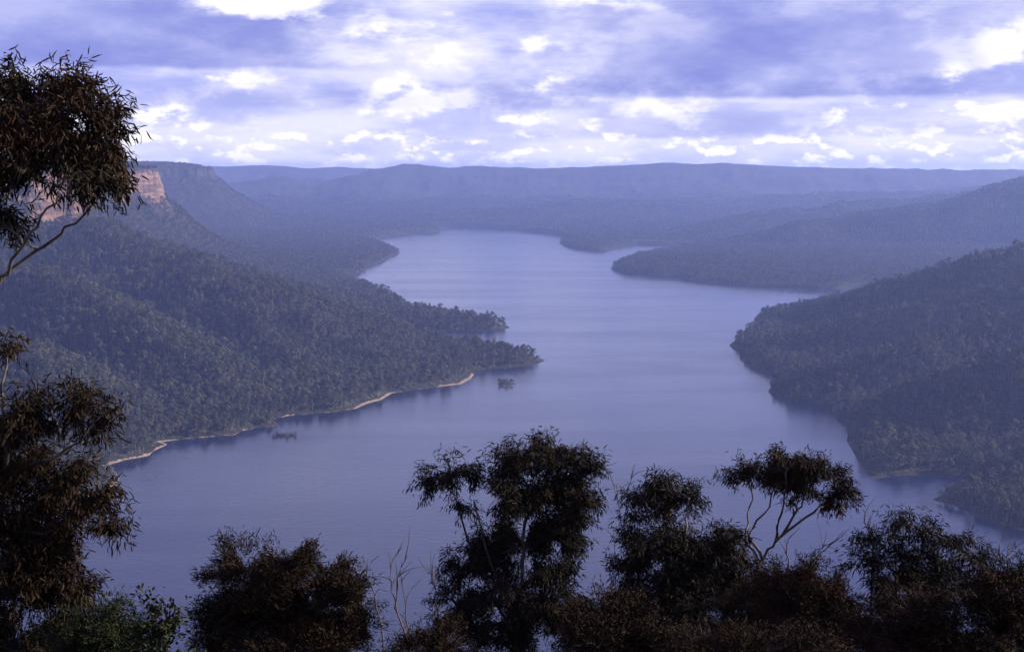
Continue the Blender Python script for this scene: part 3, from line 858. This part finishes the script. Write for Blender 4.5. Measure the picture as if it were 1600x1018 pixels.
def islet(name, c0, rx, ry, hz):
    vv, ff = [(c0[0], c0[1], hz)], []
    for f_, z in ((.45, .95 * hz), (.8, .6 * hz), (1.05, .06), (1.4, -2.0)):
        for a in ang:
            w = 1 + .18 * math.sin(3 * a + 1) + .1 * math.sin(5 * a)
            vv.append((c0[0] + math.cos(a) * rx * f_ * w, c0[1] + math.sin(a) * ry * f_ * w, z))
    for j in range(28):
        ff.append((0, 1 + j, 1 + (j + 1) % 28))
        for k in range(3): ff.append((1 + 28 * k + j, 1 + 28 * (k + 1) + j, 1 + 28 * (k + 1) + (j + 1) % 28, 1 + 28 * k + (j + 1) % 28))
    o = mesh_obj(name, vv, ff, [m_ground], smooth=True); tag(o, kind='structure')
    a_ = o.data.attributes.new('sand', 'FLOAT', 'POINT'); a_.data.foreach_set('value', [.25] * len(vv))


c0 = onwater(790, 600)
islet('island', c0, 15, 22, 1.6)
islet('mud_bar', onwater(445, 682), 15, 8, .22)
ORD = ['leftmost', 'second from the left', 'third from the left', 'fourth from the left', 'middle one', 'fourth from the right', 'third from the right', 'second from the right', 'rightmost']
for k in range(9):
    gum_tree(c0 + np.array([-12 + 3 * k + rng.uniform(-.8, .8), rng.uniform(-1, 1) * 14 * math.sqrt(1 - ((k - 4) / 5) ** 2), -2.2]), rng.uniform(.5, .78), k * 1.7, k % 7,
             'small gum tree on the tiny islet in the lake, ' + ORD[k] + ' of nine', 'trees on the islet')

for k in range(9):
    pxx = 428 + k * 4.1 + rng.uniform(-1, 1)
    p = onwater(pxx, 681 + rng.uniform(-3.5, 2.5))
    g = np.random.default_rng(500 + k); G = Geo(); hh = g.uniform(4, 11)
    for j in range(9):
        a = g.uniform(0, 6.28); b_ = np.array([math.cos(a) * g.uniform(.5, 3.4), math.sin(a) * g.uniform(.5, 3.4), hh * g.uniform(.4, 1)])
        G.add(*tube(curve([0, 0, -1.5], b_, g, k=5), np.linspace(.26, .1, 5), 4))
    root = empty('drowned_shrub', (p[0], p[1], 0))
    mesh_obj('stems', *G.get(), [m_twig], root)
    n = 150
    pos = np.stack([g.normal(size=n) * 1.9, g.normal(size=n) * 1.9, np.abs(g.normal(size=n)) * hh * .3 + .2], -1)
    leaf_object('foliage', pos, g.normal(size=(n, 3)), g.uniform(.6, 1.3, n), g.uniform(.3, .7, n), g, m_tree, root)
    tag(root, 'half-drowned dark shrub in the water off the left shore, ' + ORD[k] + ' of nine', 'shrub', 'drowned shrubs off the left shore')


# ------------------------------------------------------------------ foreground trees
def fg_tree(T, seed):
    g = np.random.default_rng(seed)
    D = T['D']; s = D / F
    def P(px, py, dd=0.0): return at(px, py, D + dd)
    base = P(*T['base']); base[2] = slope_z(base[0], base[1])
    root = empty(T['name'], base)
    wood = Geo()
    path = [base] + [P(x, y, g.uniform(-.2, .2)) for x, y in T['path']]
    path = [p for i, p in enumerate(path) if i == 0 or p[2] > base[2] + .3]
    small = 'bush' in T['name'] or 'shrub' in T['name']
    r0 = .04 if small else (.042 if D < 14 else .056)
    fine = []
    for i in range(len(path) - 1):
        for t_ in np.linspace(0, 1, 6)[:-1]: fine.append(path[i] + (path[i + 1] - path[i]) * t_ + g.normal(size=3) * .02)
    fine.append(path[-1]); fine = np.array(fine)
    wood.add(*tube(fine, np.linspace(r0, r0 * .42, len(fine)), 8))
    nodes = [fine]
    for lm in T['limb']:
        dd = np.concatenate([[0], np.cumsum(g.uniform(-.35, .35, len(lm) - 1))])
        q = np.array([P(x, y, d_) for (x, y), d_ in zip(lm, dd)])
        i0 = np.argmin(np.linalg.norm(fine - q[0], axis=1)); q[0] = fine[i0]
        f2 = []
        for i in range(len(q) - 1):
            for t_ in np.linspace(0, 1, 5)[:-1]: f2.append(q[i] + (q[i + 1] - q[i]) * t_ + g.normal(size=3) * .018 * (i + t_ > 0))
        f2.append(q[-1]); f2 = np.array(f2)
        wood.add(*tube(f2, np.linspace(r0 * .52, r0 * .17, len(f2)), 6)); nodes.append(f2)
    allp = np.concatenate(nodes)
    LP, LD = [], []
    for (cx, cy, rx, ry, dens) in T['clumps']:
        rd = rx * .9
        c = P(cx, cy, g.uniform(-1, 1) * (rd * s * .7))
        low = c - np.array([0, 0, ry * s * .55])
        below = allp[allp[:, 2] < low[2] + .1]
        src = below if len(below) else allp[:1]
        a = src[np.argmin(np.linalg.norm(src - low, axis=1))]
        br = curve(a, low, g, k=6); wood.add(*tube(br, np.linspace(r0 * .3, r0 * .16, 6), 5))
        area = math.pi * rx * ry
        lpx = T['leaf'][0] / s; lw = T['leaf'][1] / s
        nl = int(area * dens * 4.6 / (lpx * lw * .62)); per = 11
        nt = max(4, nl // per)
        dv = g.normal(size=(nt * 2, 3)); dv /= np.linalg.norm(dv, axis=1)[:, None]
        rr_ = g.uniform(.12, 1, nt * 2) ** .5
        tw = dv * rr_[:, None]
        hole = vnoise(tw[:, 0] * 2.3 + cx, tw[:, 2] * 2.3 + cy, 3) + .35 * vnoise(tw[:, 0] * 5 + cx, tw[:, 2] * 5 + tw[:, 1] * 3, 4)
        tw = tw[np.argsort(-hole)[:nt]]
        tw = c + tw * np.array([rx * s, rd * s, ry * s])
        for k, e in enumerate(tw):
            if k % 3 == 0:
                b0 = br[g.integers(3, 6)]
                wood.add(*tube(curve(b0, e, g, k=4, up=(e - b0) / (np.linalg.norm(e - b0) + 1e-6) * .6 + np.array([0, 0, .3])), np.linspace(r0 * .14, r0 * .06, 4), 3))
        out = tw - c; out /= np.linalg.norm(out, axis=1)[:, None] + 1e-6
        for j in range(per):
            f_ = g.uniform(-.16, .13, (nt, 1))
            LP.append(tw + out * f_ + g.normal(size=(nt, 3)) * .04 * (T['leaf'][0] / .13))
            droop = -.95 if not small else .15
            LD.append(out * .55 + np.array([0, 0, droop]) * g.uniform(.3, 1.2, (nt, 1)) + g.normal(size=(nt, 3)) * .5)
    LP, LD = np.concatenate(LP), np.concatenate(LD); n = len(LP)
    v, f = wood.get()
    mesh_obj('trunk', v - base, f, [m_bark], root, smooth=True)
    leaf_object('crown', LP - base, LD, T['leaf'][0] * g.uniform(.65, 1.25, n), T['leaf'][1] * g.uniform(.7, 1.25, n), g, mats[T['mat']], root)
    tag(root, T['label'], 'bush' if small else 'tree')
    return n


tot = 0
for i, T in enumerate(FG): tot += fg_tree(T, 900 + i)
print('leaves', tot)


# bare twigs
def dead(D, stems, label, seed):
    g = np.random.default_rng(seed); G = Geo()
    x0, y0 = stems[0][0]
    base = at(x0, y0, D); base[2] = slope_z(base[0], base[1])
    root = empty('dead_shrub', base)
    for st in stems:
        q = np.array([at(x, y, D + g.uniform(-.15, .15)) for x, y in st])
        b2 = base + np.array([(q[0][0] - base[0]) * .5, 0, 0])
        q = np.concatenate([[b2], q]); f2 = []
        for i in range(len(q) - 1):
            for t_ in np.linspace(0, 1, 5)[:-1]: f2.append(q[i] + (q[i + 1] - q[i]) * t_ + g.normal(size=3) * .012)
        f2.append(q[-1]); f2 = np.array(f2)
        G.add(*tube(f2, np.linspace(.017, .005, len(f2)), 5))
        for k in range(4):
            i0 = g.integers(len(f2) // 2, len(f2) - 1); d = f2[i0 + 1] - f2[i0]; d /= np.linalg.norm(d)
            e = f2[i0] + (d + g.normal(size=3) * .5) * g.uniform(.15, .4)
            G.add(*tube(curve(f2[i0], e, g, k=4, up=d), np.linspace(.008, .003, 4), 4))
    v, f = G.get(); mesh_obj('stems', v - base, f, [m_twig], root, smooth=True)
    tag(root, label, 'dead shrub')


dead(20.0, [[(640, 1010), (622, 960), (610, 910), (612, 880), (628, 855)], [(640, 1010), (618, 950), (622, 900), (636, 868)], [(640, 1005), (636, 960), (628, 900)], [(600, 1000), (585, 930), (566, 868)]],
     'bare grey twigs rising between the round bush and the tallest gum', 41)
dead(21.0, [[(690, 1000), (680, 930), (673, 880)], [(700, 1000), (683, 950), (676, 900)]], 'thin bare stems against the water just left of the tallest gum', 42)
dead(22.5, [[(985, 900), (978, 850), (965, 780), (952, 735)], [(985, 890), (975, 820), (980, 770), (990, 735)], [(975, 930), (962, 880), (958, 830)]], 'bare twigs beside the two-tiered gum, reaching up past its small crown', 43)
dead(23.0, [[(1262, 885), (1285, 862), (1312, 840)], [(1262, 885), (1275, 858), (1300, 848)], [(1232, 880), (1228, 850), (1236, 838)]], 'bare forked sticks between the umbrella-crowned gum and the open-crowned gum', 44)
dead(18.5, [[(1566, 900), (1560, 860), (1568, 838)], [(1575, 900), (1572, 870), (1580, 850)]], 'short bare sticks poking out of the bottom right thicket', 45)
dead(21.8, [[(1362, 850), (1358, 820), (1364, 795)], [(1366, 850), (1356, 830), (1350, 812)]], 'bare twig tips above the left side of the open-crowned gum', 46)

# ------------------------------------------------------------------ haze
m_haze = bpy.data.materials.new('valley_haze'); m_haze.use_nodes = True
t = m_haze.node_tree; t.nodes.clear()
vo = t.nodes.new('ShaderNodeVolumePrincipled'); vo.inputs['Color'].default_value = (.38, .49, 1.0, 1); vo.inputs['Density'].default_value = 0.49e-4
vo.inputs['Density Attribute'].default_value = ''; vo.inputs['Color Attribute'].default_value = ''; vo.inputs['Temperature Attribute'].default_value = ''
vo.inputs['Anisotropy'].default_value = 0.25
om = t.nodes.new('ShaderNodeOutputMaterial'); t.links.new(vo.outputs[0], om.inputs['Volume'])
x0, x1, y0, y1, z0, z1 = -13000, 13000, -600, 25000, -12, 470
o = mesh_obj('haze', [(x0, y0, z0), (x1, y0, z0), (x1, y1, z0), (x0, y1, z0), (x0, y0, z1), (x1, y0, z1), (x1, y1, z1), (x0, y1, z1)],
             [(3, 2, 1, 0), (4, 5, 6, 7), (0, 1, 5, 4), (1, 2, 6, 5), (2, 3, 7, 6), (3, 0, 4, 7)], [m_haze])
tag(o, 'pale blue haze hanging in the valley air', 'haze', kind='stuff')
